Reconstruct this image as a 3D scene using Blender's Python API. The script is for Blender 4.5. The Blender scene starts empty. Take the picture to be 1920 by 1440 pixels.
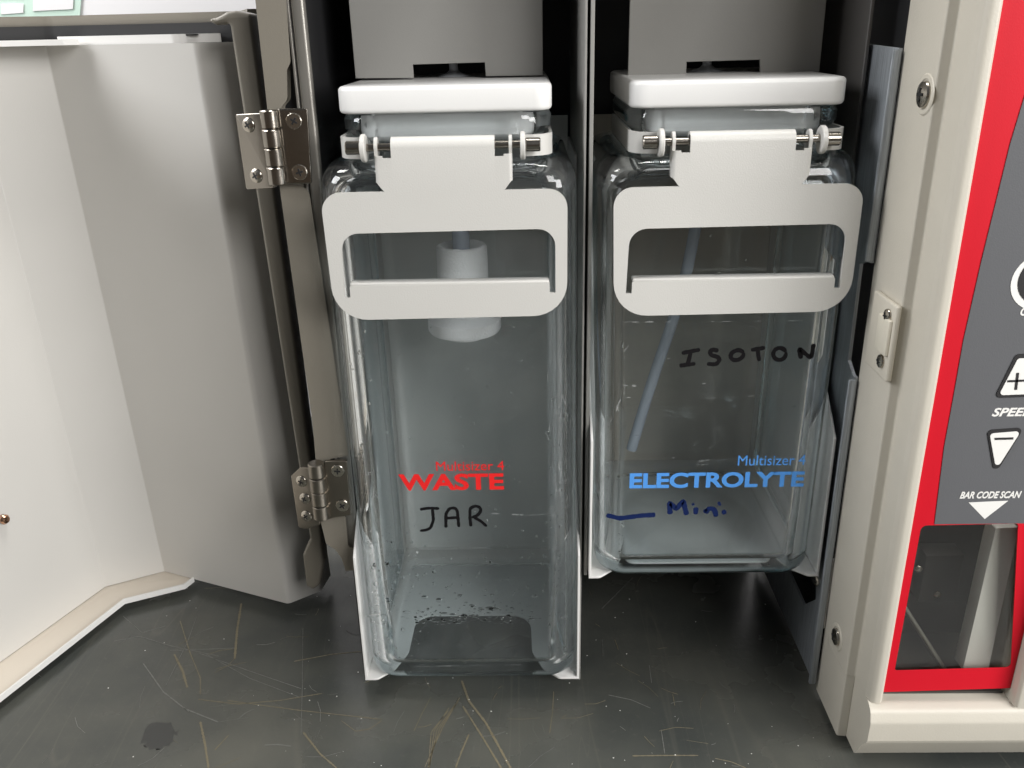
import bpy, bmesh, math, random
from mathutils import Vector, Matrix
random.seed(7)
S = 0.001                                   # everything below is written in millimetres
sc = bpy.context.scene
col = sc.collection

# ------------------------------------------------------------------ camera
CAM = Vector((0, 0, 400)); FPX = 1650.0
pit, yaw, rol = math.radians(22), math.radians(1.3), math.radians(1.25)
FW = Vector((-math.sin(yaw)*math.cos(pit), math.cos(yaw)*math.cos(pit), -math.sin(pit)))
_r0 = Vector((math.cos(yaw), math.sin(yaw), 0)); _u0 = _r0.cross(FW)
RT = math.cos(rol)*_r0 - math.sin(rol)*_u0; UP = RT.cross(FW)
cd = bpy.data.cameras.new('camera'); cam = bpy.data.objects.new('camera', cd); col.objects.link(cam)
cd.sensor_width = 36; cd.lens = 36*FPX/1920; cd.clip_start = 0.01; cd.clip_end = 30
M3 = Matrix((RT, UP, -FW)).transposed()
cam.matrix_world = Matrix.Translation(CAM*S) @ M3.to_4x4()
sc.camera = cam
# ------------------------------------------------------------------ light
w = bpy.data.worlds.new('World'); sc.world = w; w.use_nodes = True
nt = w.node_tree; bg = nt.nodes['Background']
tc = nt.nodes.new('ShaderNodeTexCoord'); sp = nt.nodes.new('ShaderNodeSeparateXYZ')
rp = nt.nodes.new('ShaderNodeValToRGB'); mr = nt.nodes.new('ShaderNodeMapRange')
mr.inputs['From Min'].default_value = -1; mr.inputs['From Max'].default_value = 1
nt.links.new(tc.outputs['Generated'], sp.inputs[0]); nt.links.new(sp.outputs['Z'], mr.inputs['Value'])
nt.links.new(mr.outputs['Result'], rp.inputs['Fac']); nt.links.new(rp.outputs['Color'], bg.inputs['Color'])
e = rp.color_ramp.elements
e[0].position = 0.30; e[0].color = (0.10, 0.075, 0.055, 1)
e[1].position = 0.62; e[1].color = (0.42, 0.43, 0.45, 1)
x = e.new(0.47); x.color = (0.55, 0.42, 0.31, 1)
x = e.new(0.52); x.color = (0.30, 0.30, 0.31, 1)
bg.inputs['Strength'].default_value = 0.25

def area(name, loc, target, sx, sy, power, color):
    l = bpy.data.lights.new(name, 'AREA'); l.shape = 'RECTANGLE'; l.size = sx; l.size_y = sy
    l.energy = power; l.color = color
    o = bpy.data.objects.new(name, l); col.objects.link(o)
    o.location = loc; d = Vector(target)-Vector(loc)
    o.rotation_euler = d.to_track_quat('-Z', 'Y').to_euler()
    return o
AIM = Vector((0, 0.45, 0.2))
def lamp(name, azim, elev, power, size, color, dist=1.9):
    """soft lamp aimed at the jars; azimuth from the viewer's side, positive to the right"""
    a, e_ = math.radians(azim), math.radians(elev)
    d = Vector((math.sin(a)*math.cos(e_), -math.cos(a)*math.cos(e_), math.sin(e_)))
    return area(name, AIM+d*dist, AIM, size, size, power, color)
lamp('window_light', 55, 14, 31, 0.7, (1.0, 0.99, 0.975))
lamp('room_light', 33, 29, 25, 0.7, (1.0, 0.985, 0.965))
area('added_wall_fill', (-0.80, 0.62, 1.2), (-0.50, 0.9, 0.25), 0.6, 0.2, 9, (1.0, 0.98, 0.95))  # unseen fill added to brighten the wall beyond the open door
lamp('left_window_light', -76, 29, 27, 0.7, (0.97, 0.98, 1.0))
lamp('ceiling_light', 125, 80, 35, 0.6, (1.0, 0.98, 0.95))

sc.view_settings.view_transform = 'Standard'; sc.view_settings.look = 'None'
sc.view_settings.exposure = -0.18; sc.view_settings.gamma = 1.0
sc.view_settings.use_curve_mapping = False
cy = sc.cycles
cy.use_denoising = True
try: cy.denoiser = 'OPENIMAGEDENOISE'
except Exception: pass
cy.max_bounces = 24; cy.transmission_bounces = 20; cy.transparent_max_bounces = 24
cy.glossy_bounces = 8; cy.diffuse_bounces = 5
cy.caustics_refractive = True; cy.caustics_reflective = False
cy.blur_glossy = 0.6; cy.sample_clamp_indirect = 4.0

# ------------------------------------------------------------------ helpers
def ray(x, y): return FW + RT*((x-960)/FPX) + UP*((720-y)/FPX)
def at_y(x, y, Y): d = ray(x, y); return CAM + d*((Y-CAM.y)/d.y)
def at_z(x, y, Z): d = ray(x, y); return CAM + d*((Z-CAM.z)/d.z)
def at_x(x, y, X): d = ray(x, y); return CAM + d*((X-CAM.x)/d.x)
def xz(pts, Y): return [(p.x, p.z) for p in (at_y(a, b, Y) for a, b in pts)]
def xy(pts, Z): return [(p.x, p.y) for p in (at_z(a, b, Z) for a, b in pts)]
def yz(pts, X): return [(p.y, p.z) for p in (at_x(a, b, X) for a, b in pts)]

def thing(name, label, cat, loc, group=None):
    o = bpy.data.objects.new(name, None); col.objects.link(o)
    o.location = Vector(loc)*S; o.empty_display_size = 0.02
    o['label'] = label; o['category'] = cat
    if group: o['group'] = group
    return o
def root_of(o):
    while o.parent: o = o.parent
    return o
def smooth(me, ang=35):
    for p in me.polygons: p.use_smooth = True
    try: me.set_sharp_from_angle(angle=math.radians(ang))
    except Exception: pass
def link(name, me, m, parent=None, sm=True, label=None):
    for mm in (m if isinstance(m, (list, tuple)) else [m]): me.materials.append(mm)
    if sm: smooth(me)
    me.name = name
    o = bpy.data.objects.new(name, me); col.objects.link(o)
    if parent:
        o.parent = parent
        o.matrix_parent_inverse = Matrix.Translation(-root_of(parent).location)
        if parent.parent: o.matrix_parent_inverse = Matrix.Identity(4)
    if label: o['label'] = label
    return o
def obj(name, bm, m, parent=None, sm=True, label=None, fn=None):
    if fn:
        for v in bm.verts: v.co = fn(v.co)
    for v in bm.verts: v.co = v.co*S
    bmesh.ops.recalc_face_normals(bm, faces=bm.faces)
    me = bpy.data.meshes.new(name); bm.to_mesh(me); bm.free()
    return link(name, me, m, parent, sm, label)
def box(bm, x0, x1, y0, y1, z0, z1, bev=0, seg=2, rot=None):
    t = bmesh.new(); bmesh.ops.create_cube(t, size=1)
    for v in t.verts:
        v.co = Vector(((v.co.x+.5)*(x1-x0)+x0, (v.co.y+.5)*(y1-y0)+y0, (v.co.z+.5)*(z1-z0)+z0))
    if bev: bmesh.ops.bevel(t, geom=t.edges[:], offset=bev, segments=seg, profile=0.5, affect='EDGES')
    if rot: 
        for v in t.verts: v.co = rot(v.co)
    merge(bm, t); return bm
def merge(bm, t):
    me = bpy.data.meshes.new('tmp'); t.to_mesh(me); t.free(); bm.from_mesh(me); bpy.data.meshes.remove(me)
def from_curve(cu):
    o = bpy.data.objects.new('tmp', cu); col.objects.link(o)
    dg = bpy.context.evaluated_depsgraph_get(); dg.update()
    me = bpy.data.meshes.new_from_object(o.evaluated_get(dg))
    bm = bmesh.new(); bm.from_mesh(me)
    bpy.data.objects.remove(o); bpy.data.curves.remove(cu); bpy.data.meshes.remove(me)
    bmesh.ops.remove_doubles(bm, verts=bm.verts, dist=1e-4)
    return bm
def orient(bm, plane, c):
    for v in bm.verts:
        u, q, n = v.co
        v.co = {'XZ': Vector((u, c-n, q)), 'YZ': Vector((c+n, u, q)), 'XY': Vector((u, q, c+n))}[plane]
    return bm
def rounded(pts, r, n=5):
    """polygon with its corners rounded; r number or list"""
    out = []; N = len(pts)
    for i in range(N):
        ri = r[i] if isinstance(r, (list, tuple)) else r
        p = Vector(pts[i]); a = Vector(pts[i-1])-p; b = Vector(pts[(i+1) % N])-p
        la, lb = a.length, b.length
        if ri <= 0 or la < 1e-6 or lb < 1e-6: out.append(tuple(p)); continue
        a /= la; b /= lb
        ang = a.angle(b, math.pi)
        if ang > math.radians(176): out.append(tuple(p)); continue
        d = min(ri/math.tan(ang/2), la*.49, lb*.49); rr = d*math.tan(ang/2)
        c = p+(a+b).normalized()*(rr/math.sin(ang/2))
        s = p+a*d-c; t = p+b*d-c
        full = s.angle(t); sgn = 1 if (s.x*t.y-s.y*t.x) > 0 else -1
        for k in range(n+1):
            q = s.copy(); q.rotate(Matrix.Rotation(sgn*full*k/n, 2)); out.append(tuple(c+q))
    return out
def shape(loops, plane, c, t, bev=0.0):
    """flat shape with holes (loops[1:]); thickness t centred on c; optional edge rounding"""
    cu = bpy.data.curves.new('tmp', 'CURVE'); cu.dimensions = '2D'; cu.fill_mode = 'BOTH'
    for lp in loops:
        sp = cu.splines.new('POLY'); sp.points.add(len(lp)-1); sp.use_cyclic_u = True
        for p, q in zip(sp.points, lp): p.co = (q[0], q[1], 0, 1)
    cu.extrude = max(t/2-bev, 0.0); cu.bevel_depth = bev; cu.offset = -bev; cu.bevel_resolution = 2
    return orient(from_curve(cu), plane, c)
def prism(poly, plane, a, b):
    bm = bmesh.new(); 
    lo = [bm.verts.new((p[0], p[1], a)) for p in poly]; hi = [bm.verts.new((p[0], p[1], b)) for p in poly]
    bm.faces.new(lo[::-1]); bm.faces.new(hi); n = len(poly)
    for i in range(n): bm.faces.new((lo[i], lo[(i+1) % n], hi[(i+1) % n], hi[i]))
    return orient(bm, plane, 0) if plane != 'XZ' else orient_xz(bm)
def orient_xz(bm):
    for v in bm.verts: u, q, n = v.co; v.co = Vector((u, n, q))
    return bm
def tube(pts, r, res=6, cyclic=False, smoothed=False):
    cu = bpy.data.curves.new('tmp', 'CURVE'); cu.dimensions = '3D'
    sp = cu.splines.new('NURBS' if smoothed else 'POLY'); sp.points.add(len(pts)-1); sp.use_cyclic_u = cyclic
    for p, q in zip(sp.points, pts): p.co = (*q, 1)
    if smoothed: sp.order_u = min(4, len(pts)); sp.use_endpoint_u = True; sp.resolution_u = 8
    cu.bevel_depth = r; cu.bevel_resolution = res; cu.use_fill_caps = True
    return from_curve(cu)
def lathe(prof, base, axis, n=32):
    """prof: (radius, height) pairs along axis from base"""
    ax = Vector(axis).normalized(); q = Vector((0, 0, 1)).rotation_difference(ax)
    bm = bmesh.new(); rings = []
    for r, h in prof:
        if r < 1e-6: rings.append([bm.verts.new(q @ Vector((0, 0, h))+Vector(base))]); continue
        rings.append([bm.verts.new(q @ Vector((r*math.cos(2*math.pi*k/n), r*math.sin(2*math.pi*k/n), h))+Vector(base)) for k in range(n)])
    for a, b in zip(rings, rings[1:]):
        if len(a) == 1 and len(b) == 1: continue
        for k in range(n):
            k2 = (k+1) % n
            if len(a) == 1: bm.faces.new((a[0], b[k], b[k2]))
            elif len(b) == 1: bm.faces.new((a[k], b[0], a[k2]))
            else: bm.faces.new((a[k], b[k], b[k2], a[k2]))
    for rg in (rings[0], rings[-1]):
        if len(rg) > 1: bm.faces.new(rg)
    return bm
def text(s, x0, z0, width, height, Y, bold=0.0, shear=0.0, t=0.2):
    cu = bpy.data.curves.new('tmp', 'FONT'); cu.body = s; cu.size = 10; cu.offset = bold; cu.shear = shear
    cu.extrude = 0.5; cu.resolution_u = 4
    bm = from_curve(cu)
    xs = [v.co.x for v in bm.verts]; ys = [v.co.y for v in bm.verts]
    ax, bx, ay, by = min(xs), max(xs), min(ys), max(ys)
    for v in bm.verts:
        v.co = Vector((x0+(v.co.x-ax)/(bx-ax)*width, Y-v.co.z*t, z0+(v.co.y-ay)/(by-ay)*height))
    return bm
def ribbon(pts2, wid, plane, c, t=0.15, jit=0.0):
    """felt-pen stroke: a flat strip with round ends along a 2-d polyline"""
    P = [Vector(p) for p in pts2]
    D = []                                   # resample
    for a, b in zip(P, P[1:]):
        n = max(1, int((b-a).length/0.8))
        for k in range(n): D.append(a.lerp(b, k/n))
    D.append(P[-1])
    for _ in range(2):
        D = [D[0]]+[(D[i-1]+D[i]*2+D[i+1])/4 for i in range(1, len(D)-1)]+[D[-1]]
    L, R = [], []
    for i, p in enumerate(D):
        tg = (D[min(i+1, len(D)-1)]-D[max(i-1, 0)])
        tg = tg.normalized() if tg.length > 1e-6 else Vector((1, 0))
        nn = Vector((-tg.y, tg.x)); h = wid/2*(1+random.uniform(-jit, jit))
        if i == 0 or i == len(D)-1: h *= 0.55
        L.append(p+nn*h); R.append(p-nn*h)
    bm = bmesh.new(); vs = []
    for l, r in zip(L, R):
        vs.append([bm.verts.new((l.x, l.y, t/2)), bm.verts.new((r.x, r.y, t/2)), bm.verts.new((r.x, r.y, -t/2)), bm.verts.new((l.x, l.y, -t/2))])
    for a, b in zip(vs, vs[1:]):
        for k in range(4): bm.faces.new((a[k], a[(k+1) % 4], b[(k+1) % 4], b[k]))
    bm.faces.new(vs[0][::-1]); bm.faces.new(vs[-1])
    return orient(bm, plane, c)

# ------------------------------------------------------------------ materials
def mat(name, colr, rough=0.5, metal=0.0, bump=0.0, bscale=400, var=0.0, vscale=30, coat=0.0, stretch=None, rvar=0.0, spec=0.5):
    m = bpy.data.materials.new(name); m.use_nodes = True; n = m.node_tree; b = n.nodes['Principled BSDF']
    b.inputs['Base Color'].default_value = (*colr, 1); b.inputs['Roughness'].default_value = rough
    b.inputs['Metallic'].default_value = metal; b.inputs['Specular IOR Level'].default_value = spec
    if coat: b.inputs['Coat Weight'].default_value = coat
    t = n.nodes.new('ShaderNodeTexCoord'); mp = n.nodes.new('ShaderNodeMapping')
    n.links.new(t.outputs['Object'], mp.inputs['Vector'])
    if stretch: mp.inputs['Scale'].default_value = stretch
    if bump:
        no = n.nodes.new('ShaderNodeTexNoise'); no.inputs['Scale'].default_value = bscale; no.inputs['Detail'].default_value = 3
        bu = n.nodes.new('ShaderNodeBump'); bu.inputs['Strength'].default_value = bump; bu.inputs['Distance'].default_value = 0.0005
        n.links.new(mp.outputs[0], no.inputs['Vector']); n.links.new(no.outputs['Fac'], bu.inputs['Height']); n.links.new(bu.outputs[0], b.inputs['Normal'])
    if var or rvar:
        no = n.nodes.new('ShaderNodeTexNoise'); no.inputs['Scale'].default_value = vscale; no.inputs['Detail'].default_value = 6
        n.links.new(mp.outputs[0], no.inputs['Vector'])
        if var:
            mx = n.nodes.new('ShaderNodeMixRGB'); mx.inputs[1].default_value = (*[c*(1-var) for c in colr], 1); mx.inputs[2].default_value = (*[min(1, c*(1+var)) for c in colr], 1)
            n.links.new(no.outputs['Fac'], mx.inputs[0]); n.links.new(mx.outputs[0], b.inputs['Base Color'])
        if rvar:
            mg = n.nodes.new('ShaderNodeMapRange'); mg.inputs['To Min'].default_value = max(0.03, rough-rvar); mg.inputs['To Max'].default_value = rough+rvar
            n.links.new(no.outputs['Fac'], mg.inputs['Value']); n.links.new(mg.outputs[0], b.inputs['Roughness'])
    return m
BEIGE_SHADED = mat('shaded_beige_plastic', (0.20, 0.182, 0.15), 0.4, bump=0.2, bscale=1500, var=0.04, vscale=20)  # beige plastic with shade put into its colour, for post and door shell
BEIGE = mat('beige_plastic', (0.60, 0.56, 0.475), 0.42, bump=0.25, bscale=1500, var=0.03, vscale=20)
BEIGE_TEX = mat('beige_textured_plastic', (0.565, 0.53, 0.455), 0.45, bump=0.18, bscale=900, var=0.04, vscale=60)
LINER = mat('grey_powder_coat', (0.57, 0.555, 0.525), 0.38, bump=0.12, bscale=1800, var=0.03, vscale=12, rvar=0.06)
TRAYW = mat('white_powder_coat', (0.76, 0.75, 0.73), 0.40, bump=0.15, bscale=1600, var=0.03)
PLATE = mat('grey_painted_steel', (0.27, 0.265, 0.25), 0.45, bump=0.1, bscale=1600, var=0.03)
SHEET = mat('light_grey_sheet', (0.74, 0.73, 0.70), 0.45, var=0.05, vscale=10)
HANDLE = mat('handle_grey_enamel', (0.575, 0.565, 0.535), 0.38, bump=0.25, bscale=1300, var=0.02)
LID = mat('white_plastic', (0.77, 0.765, 0.75), 0.38, bump=0.1, bscale=1500, var=0.015)
FOAM = mat('white_foam', (0.95, 0.955, 0.955), 0.7, bump=0.9, bscale=700, var=0.04, vscale=300)
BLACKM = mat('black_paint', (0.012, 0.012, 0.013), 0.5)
TRIM = mat('grey_brown_metal', (0.24, 0.228, 0.205), 0.34, metal=0.5, bump=0.1, bscale=500, var=0.12, vscale=15, stretch=(60, 60, 2))
STEEL = mat('polished_steel', (0.33, 0.305, 0.27), 0.22, metal=1.0, rvar=0.06, vscale=40, bump=0.5, bscale=45)
STEELB = mat('satin_steel', (0.26, 0.235, 0.20), 0.33, metal=1.0, rvar=0.06, vscale=60)
SCREW = mat('screw_steel', (0.52, 0.48, 0.42), 0.24, metal=1.0)
ALU = mat('brushed_aluminium', (0.40, 0.43, 0.46), 0.40, metal=0.6, bump=0.6, bscale=60, var=0.65, vscale=30, stretch=(40, 40, 1.2), rvar=0.1)
RED = mat('red_overlay', (0.60, 0.007, 0.020), 0.5, bump=0.1, bscale=1500, var=0.02, spec=0.2)
GREY = mat('grey_overlay', (0.115, 0.117, 0.124), 0.48, bump=0.12, bscale=1500, var=0.03, spec=0.25)
WHITE = mat('white_print', (0.80, 0.79, 0.76), 0.5)
BLACK = mat('black_print', (0.012, 0.011, 0.012), 0.5)
INKBLK = mat('black_felt_ink', (0.006, 0.005, 0.006), 0.8, spec=0.15)
INKBLU = mat('blue_felt_ink', (0.004, 0.014, 0.075), 0.7, spec=0.2)
REDP = mat('red_print', (0.80, 0.015, 0.015), 0.5)
BLUEP = mat('blue_print', (0.08, 0.30, 0.75), 0.5)
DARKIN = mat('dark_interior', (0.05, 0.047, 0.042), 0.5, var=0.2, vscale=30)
GREYM = mat('pale_grey_metal', (0.80, 0.80, 0.78), 0.4)
WALLW = mat('white_wall', (0.86, 0.85, 0.86), 0.7)
GREENP = mat('pale_green_print', (0.62, 0.80, 0.70), 0.6)
TUBEB = bpy.data.materials.new('pale_blue_tube'); TUBEB.use_nodes = True
b_ = TUBEB.node_tree.nodes['Principled BSDF']; b_.inputs['Base Color'].default_value = (0.60, 0.67, 0.77, 1)
b_.inputs['Roughness'].default_value = 0.25; b_.inputs['Transmission Weight'].default_value = 0.45

def schlick(n, f0=0.04):
    """reflectance by angle of incidence, the same from both sides of a pane"""
    N, L = n.nodes, n.links
    ge = N.new('ShaderNodeNewGeometry'); d = N.new('ShaderNodeVectorMath'); d.operation = 'DOT_PRODUCT'
    L.new(ge.outputs['Normal'], d.inputs[0]); L.new(ge.outputs['Incoming'], d.inputs[1])
    a = N.new('ShaderNodeMath'); a.operation = 'ABSOLUTE'; L.new(d.outputs['Value'], a.inputs[0])
    i = N.new('ShaderNodeMath'); i.operation = 'SUBTRACT'; i.inputs[0].default_value = 1; L.new(a.outputs[0], i.inputs[1]); i.use_clamp = True
    p = N.new('ShaderNodeMath'); p.operation = 'POWER'; p.inputs[1].default_value = 5; L.new(i.outputs[0], p.inputs[0])
    m = N.new('ShaderNodeMath'); m.operation = 'MULTIPLY_ADD'; m.inputs[1].default_value = 1-f0; m.inputs[2].default_value = f0; L.new(p.outputs[0], m.inputs[0])
    return m.outputs[0], ge
def glass_mat(name, haze=0.0, seed=0.0, tint=(0.975, 0.982, 0.984)):
    """flat panes as thin clear sheet, moulded corners, shoulder and base as solid refracting glass"""
    m = bpy.data.materials.new(name); m.use_nodes = True; n = m.node_tree; N = n.nodes; L = n.links
    for x in list(N): N.remove(x)
    out = N.new('ShaderNodeOutputMaterial'); g = N.new('ShaderNodeBsdfGlass')
    g.inputs['IOR'].default_value = 1.48; g.inputs['Roughness'].default_value = 0.0; g.inputs['Color'].default_value = (1, 1, 1, 1)
    fr, ge = schlick(n)
    tp = N.new('ShaderNodeBsdfTransparent'); tp.inputs[0].default_value = (*tint, 1)
    gs = N.new('ShaderNodeBsdfGlossy'); gs.inputs['Roughness'].default_value = 0.02; gs.inputs['Color'].default_value = (1, 1, 1, 1)
    thin = N.new('ShaderNodeMixShader'); L.new(fr, thin.inputs[0]); L.new(tp.outputs[0], thin.inputs[1]); L.new(gs.outputs[0], thin.inputs[2])
    ab = N.new('ShaderNodeVectorMath'); ab.operation = 'ABSOLUTE'; L.new(ge.outputs['Normal'], ab.inputs[0])
    sx = N.new('ShaderNodeSeparateXYZ'); L.new(ab.outputs[0], sx.inputs[0])
    mxn = N.new('ShaderNodeMath'); mxn.operation = 'MAXIMUM'; L.new(sx.outputs[0], mxn.inputs[0]); L.new(sx.outputs[1], mxn.inputs[1])
    mz = N.new('ShaderNodeMath'); mz.operation = 'MAXIMUM'; L.new(mxn.outputs[0], mz.inputs[0]); L.new(sx.outputs[2], mz.inputs[1]); mxn = mz
    rng = N.new('ShaderNodeMapRange'); rng.inputs['From Min'].default_value = 0.955; rng.inputs['From Max'].default_value = 0.995
    L.new(mxn.outputs[0], rng.inputs['Value'])
    mg0 = N.new('ShaderNodeMixShader'); L.new(rng.outputs[0], mg0.inputs[0]); L.new(g.outputs[0], mg0.inputs[1]); L.new(thin.outputs[0], mg0.inputs[2])
    df = N.new('ShaderNodeBsdfDiffuse'); df.inputs['Color'].default_value = (0.74, 0.76, 0.765, 1)
    mx = N.new('ShaderNodeMixShader')
    tcn = N.new('ShaderNodeTexCoord')
    no = N.new('ShaderNodeTexNoise'); no.inputs['Scale'].default_value = 28; no.inputs['Detail'].default_value = 8; no.inputs['Roughness'].default_value = 0.7
    mpn = N.new('ShaderNodeMapping'); mpn.inputs['Location'].default_value = (seed, seed, 0); mpn.inputs['Scale'].default_value = (1, 1, 0.5)
    L.new(tcn.outputs['Object'], mpn.inputs[0]); L.new(mpn.outputs[0], no.inputs['Vector'])
    mg = N.new('ShaderNodeMapRange'); mg.inputs['From Min'].default_value = 0.42; mg.inputs['From Max'].default_value = 0.75
    mg.inputs['To Min'].default_value = haze*0.25; mg.inputs['To Max'].default_value = haze
    L.new(no.outputs['Fac'], mg.inputs['Value']); L.new(mg.outputs[0], mx.inputs[0])
    L.new(mg0.outputs[0], mx.inputs[1]); L.new(df.outputs[0], mx.inputs[2]); L.new(mx.outputs[0], out.inputs['Surface'])
    va = N.new('ShaderNodeVolumeAbsorption'); va.inputs['Color'].default_value = (0.35, 0.62, 0.70, 1); va.inputs['Density'].default_value = 9.0
    L.new(va.outputs[0], out.inputs['Volume'])
    return m
GLASS1 = glass_mat('wet_clear_glass', 0.035, 3.0)
GLASS2 = glass_mat('clear_glass', 0.010, 9.0)
WATER = bpy.data.materials.new('water_drop'); WATER.use_nodes = True
wn = WATER.node_tree; wn.nodes.remove(wn.nodes['Principled BSDF'])
wg = wn.nodes.new('ShaderNodeBsdfGlass'); wg.inputs['IOR'].default_value = 1.33
wn.links.new(wg.outputs[0], wn.nodes['Material Output'].inputs['Surface'])

# bench: dark resin worktop with stains and fine scratches
def bench_mat():
    m = bpy.data.materials.new('dark_worktop'); m.use_nodes = True; n = m.node_tree; N = n.nodes; L = n.links
    b = N['Principled BSDF']; t = N.new('ShaderNodeTexCoord')
    a = N.new('ShaderNodeTexNoise'); a.inputs['Scale'].default_value = 9; a.inputs['Detail'].default_value = 8
    L.new(t.outputs['Object'], a.inputs['Vector'])
    r = N.new('ShaderNodeValToRGB'); L.new(a.outputs['Fac'], r.inputs[0])
    r.color_ramp.elements[0].position = 0.35; r.color_ramp.elements[0].color = (0.049, 0.054, 0.051, 1)
    r.color_ramp.elements[1].position = 0.72; r.color_ramp.elements[1].color = (0.106, 0.106, 0.090, 1)
    f = N.new('ShaderNodeTexNoise'); f.inputs['Scale'].default_value = 260; f.inputs['Detail'].default_value = 4
    L.new(t.outputs['Object'], f.inputs['Vector'])
    rf = N.new('ShaderNodeValToRGB'); L.new(f.outputs['Fac'], rf.inputs[0])
    rf.color_ramp.elements[0].position = 0.60; rf.color_ramp.elements[0].color = (0, 0, 0, 1)
    rf.color_ramp.elements[1].position = 0.78; rf.color_ramp.elements[1].color = (0.5, 0.5, 0.5, 1)
    mx = N.new('ShaderNodeMixRGB'); mx.inputs[2].default_value = (0.10, 0.095, 0.085, 1)
    L.new(rf.outputs[0], mx.inputs[0]); L.new(r.outputs[0], mx.inputs[1])
    # hairline scratches in several directions
    prev = mx.outputs[0]
    for k, (ang, sc_, th) in enumerate(((20, 55, .012), (75, 42, .010), (130, 60, .010), (-35, 38, .012), (100, 80, .008))):
        mp = N.new('ShaderNodeMapping'); mp.inputs['Rotation'].default_value = (0, 0, math.radians(ang)); mp.inputs['Location'].default_value = (k*3.1, k*1.7, 0)
        mp.inputs['Scale'].default_value = (1, 0.05, 1); L.new(t.outputs['Object'], mp.inputs[0])
        ns = N.new('ShaderNodeTexNoise'); ns.inputs['Scale'].default_value = sc_; ns.inputs['Detail'].default_value = 0; ns.inputs['Distortion'].default_value = 0.3
        L.new(mp.outputs[0], ns.inputs['Vector'])
        s1 = N.new('ShaderNodeMath'); s1.operation = 'SUBTRACT'; s1.inputs[1].default_value = 0.5; L.new(ns.outputs['Fac'], s1.inputs[0])
        s2 = N.new('ShaderNodeMath'); s2.operation = 'ABSOLUTE'; L.new(s1.outputs[0], s2.inputs[0])
        s3 = N.new('ShaderNodeMapRange'); s3.inputs['From Min'].default_value = 0; s3.inputs['From Max'].default_value = th; s3.inputs['To Min'].default_value = 1; s3.inputs['To Max'].default_value = 0
        L.new(s2.outputs[0], s3.inputs[0])
        nm = N.new('ShaderNodeTexNoise'); nm.inputs['Scale'].default_value = 14; nm.inputs['Detail'].default_value = 2; L.new(mp.outputs[0], nm.inputs['Vector'])
        n2 = N.new('ShaderNodeMapRange'); n2.inputs['From Min'].default_value = 0.55; n2.inputs['From Max'].default_value = 0.68; n2.inputs['To Max'].default_value = 0.16; L.new(nm.outputs['Fac'], n2.inputs[0])
        mu = N.new('ShaderNodeMath'); mu.operation = 'MULTIPLY'; L.new(s3.outputs[0], mu.inputs[0]); L.new(n2.outputs[0], mu.inputs[1])
        mm = N.new('ShaderNodeMixRGB'); mm.inputs[2].default_value = (0.22, 0.20, 0.16, 1); L.new(mu.outputs[0], mm.inputs[0]); L.new(prev, mm.inputs[1]); prev = mm.outputs[0]
    L.new(prev, b.inputs['Base Color'])
    rr = N.new('ShaderNodeMapRange'); rr.inputs['To Min'].default_value = 0.17; rr.inputs['To Max'].default_value = 0.36
    L.new(a.outputs['Fac'], rr.inputs[0]); L.new(rr.outputs[0], b.inputs['Roughness'])
    bu = N.new('ShaderNodeBump'); bu.inputs['Strength'].default_value = 0.12; bu.inputs['Distance'].default_value = 0.001
    L.new(f.outputs['Fac'], bu.inputs['Height']); L.new(bu.outputs[0], b.inputs['Normal'])
    b.inputs['Specular IOR Level'].default_value = 0.6
    return m
BENCH = bench_mat()
SCR = mat('scratch_tan', (0.165, 0.142, 0.092), 0.45); SCRW = mat('scratch_pale', (0.15, 0.15, 0.14), 0.45)

# ------------------------------------------------------------------ setting
bm = bmesh.new(); box(bm, -1300, 1300, -400, 900, -30, 0)
bench = obj('bench_top', bm, BENCH, sm=False); bench['kind'] = 'structure'
bm = bmesh.new(); box(bm, -1600, 1600, 900, 915, -600, 1500)
wall = obj('wall', bm, WALLW, sm=False); wall['kind'] = 'structure'

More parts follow.
